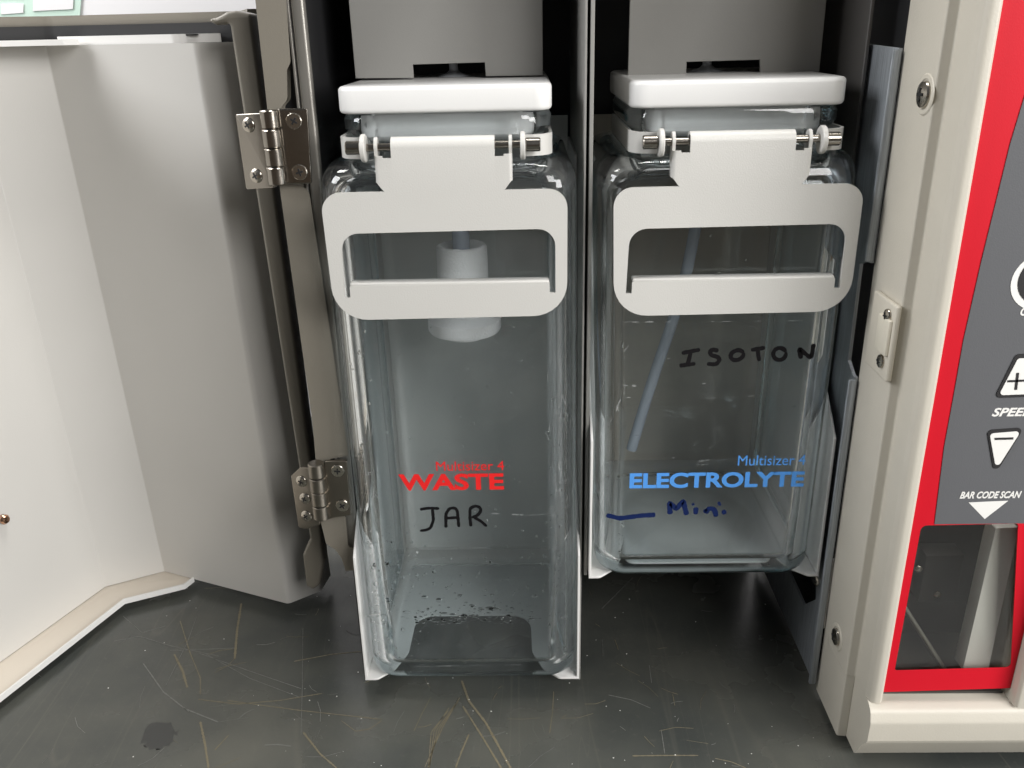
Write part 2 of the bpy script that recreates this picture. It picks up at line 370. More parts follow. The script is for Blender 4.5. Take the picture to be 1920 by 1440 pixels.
def bench_marks():
    tan, pale = bmesh.new(), bmesh.new()
    def add(dst, pts, wd): merge(dst, ribbon(xy(pts, 0.1), wd, 'XY', 0.1, 0.12, 0.35))
    c = lambda x, y: (x/2.25, 800+y/2.25)                  # crop of the photograph, lower left
    d = lambda x, y: (700+x/2.2326, 1050+y/2.2326)         # crop, lower middle
    add(tan, [c(1018, 745), c(1000, 860), c(990, 980)], 1.5)
    add(pale, [c(715, 945), c(850, 940), c(990, 934)], 0.5)
    add(pale, [c(605, 1000), c(690, 1120), c(780, 1190), c(920, 1246)], 0.7)
    add(tan, [c(735, 960), c(770, 1030), c(790, 1100)], 1.3)
    add(tan, [c(760, 820), c(800, 950), c(845, 1060), c(845, 1130)], 0.6)
    add(pale, [c(835, 955), c(1050, 1030), c(1270, 1105)], 0.4)
    add(pale, [c(870, 960), c(1050, 1060), c(1260, 1140)], 0.35)
    add(tan, [c(835, 1150), c(1000, 1170), c(1180, 1155), c(1360, 1125)], 0.5)
    add(tan, [c(960, 1155), c(1250, 1195), c(1610, 1235)], 0.5)
    add(tan, [c(1240, 990), c(1400, 960), c(1530, 948)], 0.7)
    add(tan, [c(845, 1245), c(865, 1340), c(880, 1440)], 1.2)
    add(pale, [c(1115, 1343), c(1170, 1340), c(1228, 1348)], 0.7)
    add(tan, [c(1610, 1240), c(1560, 1275), c(1500, 1285), c(1440, 1240)], 0.4)
    add(tan, [c(1280, 1290), c(1350, 1380), c(1420, 1440)], 0.9)
    add(pale, [c(1278, 850), c(1275, 1100), c(1270, 1300)], 0.3)
    add(tan, [c(965, 1300), c(905, 1365)], 0.6)
    add(pale, [c(520, 800), c(600, 870), c(700, 840)], 0.35)
    add(pale, [c(480, 905), c(590, 885), c(720, 925), c(930, 970)], 0.4)
    add(pale, [c(830, 800), c(790, 910), c(740, 1010), c(700, 1090)], 0.35)
    add(tan, [d(370, 505), d(400, 590), d(470, 680), d(575, 871)], 1.3)
    add(tan, [d(375, 612), d(450, 730), d(535, 871)], 1.0)
    for k in range(5):
        add(tan, [d(360-k*12+random.uniform(-8, 8), 575+k*14), d(290-k*12, 700+k*5), d(215+k*16-k*k*3, 868)], 0.45)
    add(tan, [d(400, 730), d(370, 800), d(345, 868)], 0.9)
    add(tan, [d(755, 550), d(750, 640), d(738, 725)], 0.5)
    add(pale, [d(985, 565), d(1080, 585), d(1160, 620)], 0.4)
    add(pale, [d(1155, 440), d(1165, 515)], 0.4)
    add(pale, [d(1205, 710), d(1220, 810)], 0.4)
    add(tan, [d(1085, 820), d(1220, 818), d(1360, 818)], 0.7)
    add(tan, [d(1430, 830), d(1500, 845), d(1560, 871)], 0.5)
    add(pale, [d(955, 205), d(1020, 140), d(1085, 75)], 0.5)
    add(tan, [d(240, 575), d(200, 650), d(170, 715)], 0.4)
    rnd = random.Random(5)
    for k in range(110):                                    # loose short scuffs
        p = at_z(rnd.uniform(60, 1540), rnd.uniform(1090, 1436), 0.1)
        a = rnd.choice((0.3, 0.9, 1.7, 2.3, 2.9))+rnd.gauss(0, .25); l = rnd.uniform(3, 22)
        q = Vector((p.x, p.y)); dv = Vector((math.cos(a), math.sin(a)))*l; cv = Vector((-dv.y, dv.x))*rnd.uniform(-.12, .12)
        merge(rnd.choice((tan, pale)), ribbon([q-dv/2, q+cv, q+dv/2], rnd.uniform(.12, .35), 'XY', 0.1, 0.12, 0.4))
    speck = bmesh.new()
    for k in range(90):
        p = at_z(rnd.uniform(200, 1560), rnd.uniform(1080, 1436), 0.1); r = rnd.uniform(.15, .45)
        t = bmesh.new(); bmesh.ops.create_icosphere(t, subdivisions=1, radius=r)
        for v in t.verts: v.co = Vector((v.co.x*rnd.uniform(.7, 1.6), v.co.y, v.co.z*.4))+Vector((p.x, p.y, 0.2))
        merge(speck, t)
    for nm, b, m in (('scratches', tan, SCR), ('fine_scratches', pale, SCRW), ('dust_specks', speck, WHITE)):
        o = obj(nm, b, m, bench); o['kind'] = 'stuff'
    blot = shape([[(p[0]+1.6*math.sin(i*2.1), p[1]+1.4*math.cos(i*3.3)) for i, p in enumerate(rounded(xy([c(610, 1270), c(650, 1245), c(720, 1250), c(750, 1290), c(720, 1340), c(660, 1365), c(605, 1345)], 0.06), 6))]], 'XY', 0.03, 0.05)
    obj('stain', blot, mat('dark_stain', (0.045, 0.046, 0.044), 0.45), bench)
bench_marks()

# printed sheet on the wall behind
def poster():
    Y = 899
    t = thing('printed_sheet', 'white printed sheet with pale green boxes on the wall beyond the open door', 'poster', (-620, Y, 380))
    fr = bmesh.new()
    outer = xz([(-130, -70), (158, -70), (150, 31), (-140, 36)], Y)
    merge(fr, shape([outer], 'XZ', Y, 1))
    obj('green_print', fr, GREENP, t, sm=False)
    for q in ([(62, -60), (140, -60), (137, 17), (62, 21)], [(2, 8), (44, 7), (44, 24), (2, 27)], [(-60, 8), (-12, 7), (-12, 26), (-60, 28)], [(-60, -60), (48, -60), (46, -6), (-60, -4)]):
        obj('white_box', shape([xz(q, Y-1)], 'XZ', Y-1.0, 0.8), WALLW, t, sm=False)
poster()

# ------------------------------------------------------------------ the cabinet
CAB = thing('analyzer_cabinet', 'beige benchtop instrument cabinet, door swung open at left and red edged panel at right', 'lab instrument', (30, 530, 0))
# rear and inner walls of the bay
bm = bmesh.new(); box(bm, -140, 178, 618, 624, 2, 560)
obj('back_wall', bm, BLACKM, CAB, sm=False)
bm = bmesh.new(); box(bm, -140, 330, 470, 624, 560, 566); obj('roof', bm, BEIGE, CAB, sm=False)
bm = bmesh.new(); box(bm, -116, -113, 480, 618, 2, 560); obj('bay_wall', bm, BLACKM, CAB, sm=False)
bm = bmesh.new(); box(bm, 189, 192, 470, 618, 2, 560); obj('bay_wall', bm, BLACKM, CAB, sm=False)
# divider: two bent sheets standing side by side with a dark gap
bm = bmesh.new(); box(bm, 28.8, 30.0, 463, 616, 3, 560, 0.3, 1); obj('divider_sheet', bm, PLATE, CAB)
bm = bmesh.new(); box(bm, 31.6, 33.6, 463, 616, 84, 560, 0.3, 1); obj('divider_sheet', bm, PLATE, CAB)
bm = bmesh.new(); box(bm, 30.1, 31.5, 476, 616, 3, 560); obj('divider_core', bm, BLACKM, CAB)
bm = bmesh.new(); box(bm, 173.5, 175.5, 484, 616, 84, 560, 0.4, 1); obj('bay_side_sheet', bm, mat('dark_grey_sheet', (0.09, 0.085, 0.08), 0.45), CAB)

# hanger plates above the jars, each with a notch for the tube
def plate(px4, notch, Y):
    a = xz(px4, Y); n = xz(notch, Y)
    lp = [(a[0][0], 555), (a[1][0], 555), a[2], n[3], n[2], n[1], n[0], a[3]]
    obj('hanger_plate', shape([lp], 'XZ', Y, 2.0, 0.4), PLATE, CAB)
plate([(651, 0), (1017, 0), (1018, 141), (667, 147)], [(776, 146), (774, 121), (909, 117), (911, 143)], 520)
plate([(1180, 0), (1546, 0), (1535, 138), (1177, 144)], [(1286, 141), (1287, 116), (1424, 112), (1424, 139)], 520)

# trays: floor with a finger cut-out, back and side walls
def tray(x0, x1, z, cut, name, back=SHEET):
    yf, yb = 454, 610
    cx = (x0+x1)/2
    c0, c1 = cx+cut[2]-cut[0], cx+cut[2]+cut[0]; yt = yf+cut[1]
    fl = [(x0, yf), (c0-17, yf), (c0-7, yf+9), (c0, yf+26), (c0+1, yt), (c1-1, yt), (c1, yf+26), (c1+7, yf+9), (c1+17, yf), (x1, yf), (x1, yb), (x0, yb)]
    fl = rounded(fl, [0, 5, 12, 14, 13, 15, 14, 12, 5, 0, 0, 0], 8)
    tr = obj(name, shape([fl], 'XY', z, 1.4, 0.2), TRAYW, CAB)
    prof = [(yf, z+1), (yf, z+92), (yf+42, z+128), (yf+66, 332), (yb, 332), (yb, z+1)]
    for xx in (x0+.7, x1-.7):
        obj('tray_side', shape([prof], 'YZ', xx, 1.4, 0.2), TRAYW, tr)
    bm = bmesh.new(); box(bm, x0+1.6, x1-1.6, yb-2.2, yb-.8, z+1, 346); obj('tray_back', bm, back, tr)
    return tr
tray(-109.2, 28.6, 12.0, (41.5, 66, -2.5), 'jar_tray')
tray(34.0, 173.2, 88.5, (46, 15, 0), 'jar_tray', mat('warm_grey_sheet', (0.52, 0.46, 0.39), 0.45, var=0.12, vscale=10))

# beige post and trim at the left of the bay
pp = [(476, -60), (531, -60), (533, 0), (541, 116), (534, 130), (535, 186), (524, 198), (517, 345), (568, 352), (577, 364), (650, 852), (617, 858), (611, 872), (613, 968), (645, 969), (650, 1026), (660, 1030), (666, 1067), (650, 1068), (643, 1046), (632, 1030), (614, 1018), (604, 976), (590, 800), (527, 345), (505, 205)]
obj('corner_post', shape([rounded(xz(pp, 470), [0, 0, 0, 4, 3, 4, 3, 0, 4, 4, 0, 2, 2, 0, 1, 1, 0, 0, 0, 6, 6, 1, 0, 0, 0, 0], 4)], 'XZ', 474, 8, 1.0), BEIGE_SHADED, CAB)
bm = bmesh.new(); box(bm, -127, -119.5, 480, 484, 100, 560); box(bm, -119.5, -118.2, 474, 478, 100, 560); obj('seal_gap', bm, BLACKM, CAB)
bm = bmesh.new(); box(bm, -118.1, -116.9, 471, 476, 100, 560, .2, 1); obj('seam_strip', bm, TRIM, CAB)
bm = bmesh.new(); box(bm, -116.4, -109.6, 472, 478, 100, 560, 1.6, 3); obj('trim_column', bm, TRIM, CAB)
bm = bmesh.new(); box(bm, -116.4, -113.2, 478.5, 560, 100, 560); obj('trim_return', bm, BLACKM, CAB)
def phillips(c, r, normal, parent, m=SCREW, dome=0.9, h=1.0, cross=True):
    n = Vector(normal).normalized()
    prof = [(r*1.0, 0), (r*1.0, h*.45), (r*.93, h*.8), (r*.7, h*1.05*dome+.15), (r*.35, h*1.2*dome+.2), (0, h*1.25*dome+.2)]
    b = lathe(prof, c, n, 28)
    o = obj('screw', b, m, parent)
    if cross:
        q = Vector((0, 0, 1)).rotation_difference(n); top = h*1.25*dome+.25
        bm = bmesh.new(); a = random.uniform(0, 1.5)
        for k in (0, 1):
            t = bmesh.new(); box(t, -r*.48, r*.48, -r*.11, r*.11, top-.5, top+.12)
            R = Matrix.Rotation(a+k*math.pi/2, 3, 'Z')
            for v in t.verts: v.co = q @ (R @ v.co)+Vector(c)
            if k == 1:
                for v in t.verts: v.co += n*0.01
            merge(bm, t)
        ob = obj('screw_recess', bm, BLACKM, parent, sm=False)
    return o

def hinge(rot_px, leaf_r, leaf_l, kn, screws_r, screws_l, M, name='hinge'):
    """fixed leaf on the post, folding leaf on the door, four knuckle segments, screws"""
    Yr = 464.5
    h = obj(name, shape([rounded(xz(leaf_r, Yr), 1.0)], 'XZ', Yr+1.2, 2.4, 0.35), M, CAB)
    dirn = Vector((-0.92, 0.38, 0))                          # door leaf turns back into the room
    nl = Vector((-0.38, -0.92, 0))
    l = shape([rounded(xz(leaf_l, Yr), 1.0)], 'XZ', 0, 2.4, 0.35)
    x0 = max(v.co.x for v in l.verts)
    def bend(p): 
        u = x0-p.x; return Vector((x0, Yr+1.2, p.z))+Vector((-1.0, 0.42, 0))*u+Vector((0.35, 1, 0)).normalized()*p.y
    obj('hinge_leaf', l, M, h, fn=bend)
    a, b = kn; A = at_y(*a, Yr-1); B = at_y(*b, Yr-1); ax = B-A
    n = 4
    for k in range(n):
        p = A+ax*(k/n); q = A+ax*((k+1)/n-.012); L = (q-p).length; r = 5.0 if k % 2 else 4.85
        obj('knuckle', lathe([(r-.5, 0), (r, .5), (r, L-.5), (r-.5, L)], p, ax, 28), M, h)
    for s in screws_r: 
        c = at_y(*s, Yr-.3); phillips(c, 4.0, (0, -1, 0), h, h=.7, dome=.5)
    for s in screws_l:
        c = at_y(*s, Yr); c = bend(Vector((c.x, -1.4, c.z))); phillips(c, 3.7, (-0.35, -1, 0), h, h=.9)
    return h
hinge(0, [(520, 204), (576, 203), (584, 344), (531, 346)], [(434, 217), (492, 212), (516, 352), (455, 360)], ((504, 206), (522, 347)),
      [(551, 227), (562, 323)], [(463, 236), (478, 332)], STEEL)
hinge(0, [(609, 866), (650, 864), (658, 966), (628, 970), (613, 975)], [(541, 903), (560, 883), (590, 878), (600, 985), (572, 1000), (556, 1000)], ((592, 868), (604, 972)),
      [(633, 883), (642, 948)], [(564, 908), (571, 940), (574, 973)], STEELB)

# the open door: beige shell, bent grey liner, bottom flange, caps
lean = math.radians(1.32)
def tilt(p): return Vector((p.x-(p.z-8)*math.sin(lean), p.y, 8+(p.z-8)*math.cos(lean)))
strip = [(385, 37), (405, 33), (425, 22), (440, 20), (470, 26), (494, 205), (514, 350), (541, 550), (585, 880), (598, 960), (606, 1060), (599, 1098), (587, 1107), (574, 1100), (567, 1042), (581, 1012), (573, 960), (542, 760), (489, 420), (454, 200), (437, 90), (430, 42), (405, 47)]
DOOR = obj('door', shape([rounded(xz(strip, 512), 2.0, 3)], 'XZ', 520, 16, 2.0), BEIGE_SHADED, CAB)
# shell rim along the top and shell back
def ribpoly(line, off):
    P = [Vector(p) for p in line]; out = []
    for i, p in enumerate(P):
        a = (P[i]-P[i-1]).normalized() if i else (P[1]-P[0]).normalized()
        b = (P[i+1]-P[i]).normalized() if i < len(P)-1 else a
        t = (a+b).normalized(); n = Vector((-t.y, t.x)); k = 1/max(.35, n.dot(Vector((-a.y, a.x))))
        out.append(tuple(p+n*off*k))
    return out
def round_open(line, r, n=6):
    big = [line[0]]+list(line)+[line[-1]]
    out = [line[0]]
    for i in range(1, len(line)-1):
        tri = rounded([line[i-1], line[i], line[i+1]], [0, r, 0], n); out += tri[1:-1]
    return out+[line[-1]]
def sheet(line, th, z0, z1):
    a = line; b = ribpoly(line, th)
    return prism(list(a)+b[::-1], 'XY', z0, z1)
rim = round_open([(-150, 545), (-168, 590), (-300, 612), (-345, 596), (-470, 300)], 14)
obj('door_rim', sheet(rim, -9, 407.5, 413.5), BEIGE_SHADED, DOOR, fn=tilt)
obj('door_gap_shade', sheet(round_open([(-166, 586), (-299, 609), (-343, 593), (-466, 298)], 14), -1.5, 385, 407.4), BLACKM, DOOR, fn=tilt)  # black strip added as painted shade in the gap below the rim
obj('door_back', sheet(round_open([(-168, 590), (-300, 614), (-347, 598), (-470, 300)], 14), -2, 20, 408.5), BEIGE_SHADED, DOOR, fn=tilt)
lin = round_open([(-159, 577), (-162, 557), (-181.5, 542), (-290.7, 585.8), (-330.2, 565), (-392, 404), (-470, 200)], 3.2, 6)
obj('door_liner', sheet(lin, 1.6, 8.6, 396), LINER, DOOR, fn=tilt)
fl = xy([(318, 1069), (362, 1087), (345, 1100), (232, 1128), (0, 1310)], 7.5)
d0 = Vector(fl[4])-Vector(fl[3]); end = Vector(fl[4])+d0*1.2
fl = fl+[tuple(end), (-450, 260), (-400, 395), (-333, 568), (-292, 588)]
obj('bottom_flange', shape([rounded(fl, [0, 2, 2, 3, 0, 0, 0, 0, 0, 0])], 'XY', 7.2, 1.8, 0.5), mat('cream_enamel', (0.62, 0.56, 0.48), 0.4, bump=.1, bscale=1500), DOOR)
fe = [Vector(p) for p in (fl[1], fl[2], fl[3], fl[4], fl[5])]
obj('flange_edge', sheet([tuple(p) for p in fe], 1.3, 6.0, 10.2), TRAYW, DOOR)
cap1 = [(-196, 549.5), (-284, 584.5), (-280, 605), (-192, 597), (-178, 580)]
obj('top_cap', prism(rounded(cap1, 4, 4), 'XY', 396.0, 401), TRAYW, DOOR, fn=tilt)
bm = lathe([(5.5, 0), (5.5, .9), (0, .9)], (-192, 562, 400), (0, 0, 1), 20); obj('cap_slot', bm, BLACKM, DOOR, fn=tilt)
cap2 = [(-292, 584), (-262, 572), (-268, 562), (-307, 544), (-343, 443), (-440, 190), (-480, 210), (-352, 590), (-294, 606)]
obj('top_flange', prism(rounded(cap2, [0, 3, 3, 4, 0, 0, 0, 0, 0], 4), 'XY', 396.2, 399.4), TRAYW, DOOR, fn=tilt)
# knob screw on the liner at the far left
def on_panel(x, y):
    """where a sight line meets the left inner panel of the leaning door"""
    d = ray(x, y); u = Vector((-392+330.2, 404-565, 0)).normalized()
    n = tilt(Vector((u.y*-1, u.x, 8)))-tilt(Vector((0, 0, 8))); n = Vector((-u.y, u.x, -u.y*math.sin(lean)*-1)); n = n if n.x > 0 else -n
    n.z = n.x*math.sin(lean); n.normalize()
    p0 = Vector((-330.2, 565, 8))
    return CAM+d*((p0-CAM).dot(n)/d.dot(n)), n
hp, hn = on_panel(17, 954)
obj('screw_hole', lathe([(3.6, 0), (3.6, .35), (2.6, .45), (2.3, .1), (0, .1)], hp, hn, 24), mat('grey_hole', (.30, .31, .33), .5), DOOR)
kp, kn_ = on_panel(0, 972)
obj('knob', lathe([(4.2, 0), (4.2, 1.2), (3.0, 1.6), (3.0, 4), (3.4, 4.6), (2.4, 6.2), (0, 6.8)], kp, kn_, 24), mat('copper_screw', (.55, .33, .22), .25, metal=1.0), DOOR)

# brushed metal bracket at the right of the bay
X = 179.6
br = [(452, 9), (600, 9), (600, 130), (526, 160), (523, 389.5), (451, 387.5), (451, 283), (458, 282), (465, 279), (464, 224), (455, 219), (451, 219)]
hole = yz([(1484, 1071), (1500, 1107), (1512, 1134), (1535, 1124), (1536, 1070)], X)
BR = obj('metal_bracket', shape([br, hole], 'YZ', X-1, 2.0, 0.3), ALU, CAB)
for z0, z1 in ((284, 387), (10, 218)):
    bm = bmesh.new(); box(bm, 174.2, 178.4, 449.0, 451.6, z0, z1, .9, 2); obj('bracket_flange', bm, ALU, BR)
bm = bmesh.new(); box(bm, 180.5, 188, 466, 467.5, 40, 92, .3, 1); 
obj('bracket_tab', bm, TRAYW, BR)
phillips(at_x(1530, 1088, 177.0), 3.6, (-1, -.3, 0), BR)

# right-hand housing
pr_solid = rounded([(180, 452), (180, 411.5), (185.2, 410.5), (185.2, 395), (186.0, 390.6), (188.2, 388.6), (191.4, 388.6), (192.9, 390.2), (192.9, 452)], [1, 1.2, 1.2, 2, 3, 3, 1.5, .8, 0], 4)
H = obj('side_housing', prism(pr_solid, 'XY', 49.2, 560), BEIGE_TEX, CAB)
flk = prism(rounded([(180.0, 452), (180.0, 411.5), (185.1, 410.7), (185.1, 452)], [1, 1.2, 0, 0], 3), 'XY', 4.6, 49.0)
obj('housing_flank', flk, BEIGE_TEX, H)
foot = rounded([(452, 5), (397, 5), (386.6, 23), (384.8, 24.2), (383.6, 27), (383.0, 40), (385.5, 46.5), (390, 49), (452, 49)], [0, 1.5, 1, .8, .8, 5, 5, 4, 0], 4)
bm = prism(foot, 'YZ', 185.3, 420)
# hollow out the left end of the foot front a little: rounded vertical corner
obj('housing_foot', bm, BEIGE_TEX, H)
bm = prism(rounded([(263.2, 396), (263.2, 386.5), (264.4, 384.6), (268, 384.2), (420, 384.2), (420, 452), (263.2, 452)], [0, 1, 1.5, 3, 0, 0, 0], 4), 'XY', 49.2, 560)
obj('housing_column', bm, BEIGE_TEX, H)
bm = bmesh.new(); box(bm, 193.1, 263.0, 392.6, 396, 172, 560); obj('panel_backing', bm, BEIGE, H, sm=False)
YP = 392.2
win = rounded(xz([(1727, 985), (1909, 981), (1895, 1251), (1677, 1257)], YP), [3.0, 2, 2.5, 1.5], 6)
edge = xz([(1650, 1297), (1891, 1289), (1921, 1110)], YP)
redp = [(193.1, edge[0][1]), (262.9, edge[1][1]-.2), (262.9, 555), (193.1, 555)]
obj('red_border', shape([redp, win], 'XZ', YP, .6), RED, H, sm=False)
gb = [(1752, 983), (1770, 840), (1792, 720), (1806, 640), (1840, 490), (1872, 360), (1894, 270), (1919, 187), (1950, 90), (1985, 0)]
g2 = xz(gb, YP-.5)
grp = g2+[(g2[-1][0]+4, 500), (262.6, 500), (262.6, xz([(1925, 980)], YP)[0][1])]
obj('grey_panel', shape([grp], 'XZ', YP-.5, .3), GREY, H, sm=False)
YQ = YP-.75
def button(px, sym, r=2.2):
    a = xz(px, YQ); outl = rounded(a, r, 6); cx = sum(p[0] for p in a)/len(a); cz = sum(p[1] for p in a)/len(a)
    b = obj('button', shape([outl], 'XZ', YQ-.1, .5), BLACK, H, sm=False)
    P = [Vector(p) for p in a]; inn = []
    for p in P:
        d = Vector((cx, cz))-p; inn.append(tuple(p+d*(2.3/max(d.length, 1))))
    obj('button_face', shape([rounded(inn, r*.7, 6)], 'XZ', YQ-.5, .4), WHITE, b, sm=False)
    for q in sym: obj('symbol', shape([xz(q, YQ-.8)], 'XZ', YQ-.8, .2), BLACK, b, sm=False)
button([(1864, 746), (1905, 664), (1946, 662), (1962, 742)], [[(1889, 713), (1935, 711), (1935, 715), (1889, 717)], [(1906, 699), (1911, 699), (1907, 731), (1902, 731)]])
button([(1850, 806), (1920, 801), (1872, 878), (1862, 878)], [[(1865, 821), (1900, 820), (1900, 824), (1865, 825)]])
def wordpx(s, x0, x1, yb, yt, Y, **k):
    a = at_y(x0, yb, Y); b = at_y(x1, yb, Y); c = at_y(x0, yt, Y)
    return text(s, a.x, a.z, b.x-a.x, c.z-a.z, Y, **k)
obj('lettering', wordpx('SPEED', 1859, 1938, 781, 765, YQ, bold=.28, shear=.25), WHITE, H, sm=False)
obj('lettering', wordpx('BAR CODE SCAN', 1799, 1913, 935, 922, YQ, bold=.28, shear=.25), WHITE, H, sm=False)
obj('lettering', wordpx('C', 1912, 1925, 592, 576, YQ, bold=.28, shear=.25), WHITE, H, sm=False)
obj('arrow_mark', shape([xz([(1816, 942), (1890, 939), (1846, 973)], YQ)], 'XZ', YQ, .25), WHITE, H, sm=False)
kc = at_y(1952, 528, YQ)
kb = obj('round_button', shape([[(kc.x+13.5*math.cos(a*.1571), kc.z+13.5*math.sin(a*.1571)) for a in range(40)]], 'XZ', YQ, .3), WHITE, H, sm=False)
obj('button_centre', shape([[(kc.x+.8+11.3*math.cos(a*.1571), kc.z+.8+11.5*math.sin(a*.1571)) for a in range(40)]], 'XZ', YQ-.3, .3), BLACK, kb, sm=False)
# scanner window: recess with pane and fittings
pane = bpy.data.materials.new('window_pane'); pane.use_nodes = True; pn = pane.node_tree
pn.nodes.remove(pn.nodes['Principled BSDF']); tr_ = pn.nodes.new('ShaderNodeBsdfTransparent'); gl_ = pn.nodes.new('ShaderNodeBsdfGlossy'); mx_ = pn.nodes.new('ShaderNodeMixShader')
tr_.inputs[0].default_value = (.88, .88, .86, 1); gl_.inputs['Roughness'].default_value = .02
pn.links.new(schlick(pn, .03)[0], mx_.inputs[0]); pn.links.new(tr_.outputs[0], mx_.inputs[1]); pn.links.new(gl_.outputs[0], mx_.inputs[2]); pn.links.new(mx_.outputs[0], pn.nodes['Material Output'].inputs['Surface'])
WIN = obj('scanner_window', shape([[(193.4, 58), (262.8, 58), (262.8, 171.5), (193.4, 171.5)]], 'XZ', 394, 1.6), pane, H, sm=False)
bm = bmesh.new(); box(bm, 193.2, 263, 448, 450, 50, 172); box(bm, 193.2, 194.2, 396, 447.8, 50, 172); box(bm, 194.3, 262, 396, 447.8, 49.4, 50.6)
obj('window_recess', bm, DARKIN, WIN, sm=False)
bm = prism(rounded(xz([(1862, 985), (1905, 983), (1848, 1250), (1800, 1252)], 405), 1), 'XZ', 402, 412); obj('metal_upright', bm, GREYM, WIN)
bm = prism(xz([(1905, 983), (1930, 983), (1905, 1195), (1858, 1197)], 422), 'XZ', 420, 424); obj('grey_block', bm, mat('mid_grey_fitting', (.3, .3, .29), .5), WIN)
bm = tube([at_y(1690, 1130, 425), at_y(1775, 1262, 410)], 1.4); obj('rod', bm, mat('dim_metal', (.12, .115, .1), .4), WIN)
bm = bmesh.new(); c = at_y(1760, 1075, 438); box(bm, c.x-12, c.x+10, 432, 446, c.z-16, c.z+16, 1); obj('dark_fitting', bm, mat('dark_fitting', (.025, .023, .02), .4), WIN)
for q in ((1722, 1066), (1757, 1114)): phillips(at_y(*q, 431), 2.2, (0, -1, 0), WIN, cross=False)
# screws and latch strike on the flank
bossm = BEIGE
for q, r in (((1735, 177), 6.0), ((1570, 1194), 5.2)):
    c = at_x(q[0], q[1], 179.9)
    obj('screw_boss', lathe([(r+3.2, 0), (r+2.6, .5), (r+.9, .6), (r+.5, .15), (0, .1)], c, (-1, 0, 0), 32), BEIGE, H)
    phillips(c+Vector((-.2, 0, 0)), r, (-1, 0, 0), H, h=2.0)
st = yz([(1652, 562), (1692, 576), (1672, 704), (1641, 690), (1633, 640)], 179.2)
ys = [p[0] for p in st]; zs = [p[1] for p in st]
y0, y1, z0, z1 = min(ys)+1, max(ys)-1, min(zs), max(zs)
STK = obj('latch_strike', (lambda b: box(b, 176.8, 179.9, y0, y1, z0, z1, 1.0, 3))(bmesh.new()), BEIGE, H)
pa, pb = at_x(1638, 652, 174.8), at_x(1667, 602, 174.8)
bm = bmesh.new(); box(bm, 174.8, 176.9, pb.y, pa.y, pa.z, pb.z, .7, 3); obj('strike_pad', bm, mat('ivory_plastic', (.66, .62, .52), .4), STK)
for q in ((1666, 592), (1653, 677)):
    phillips(at_x(*q, 176.7), 3.5, (-1, 0, 0), STK, h=1.6)

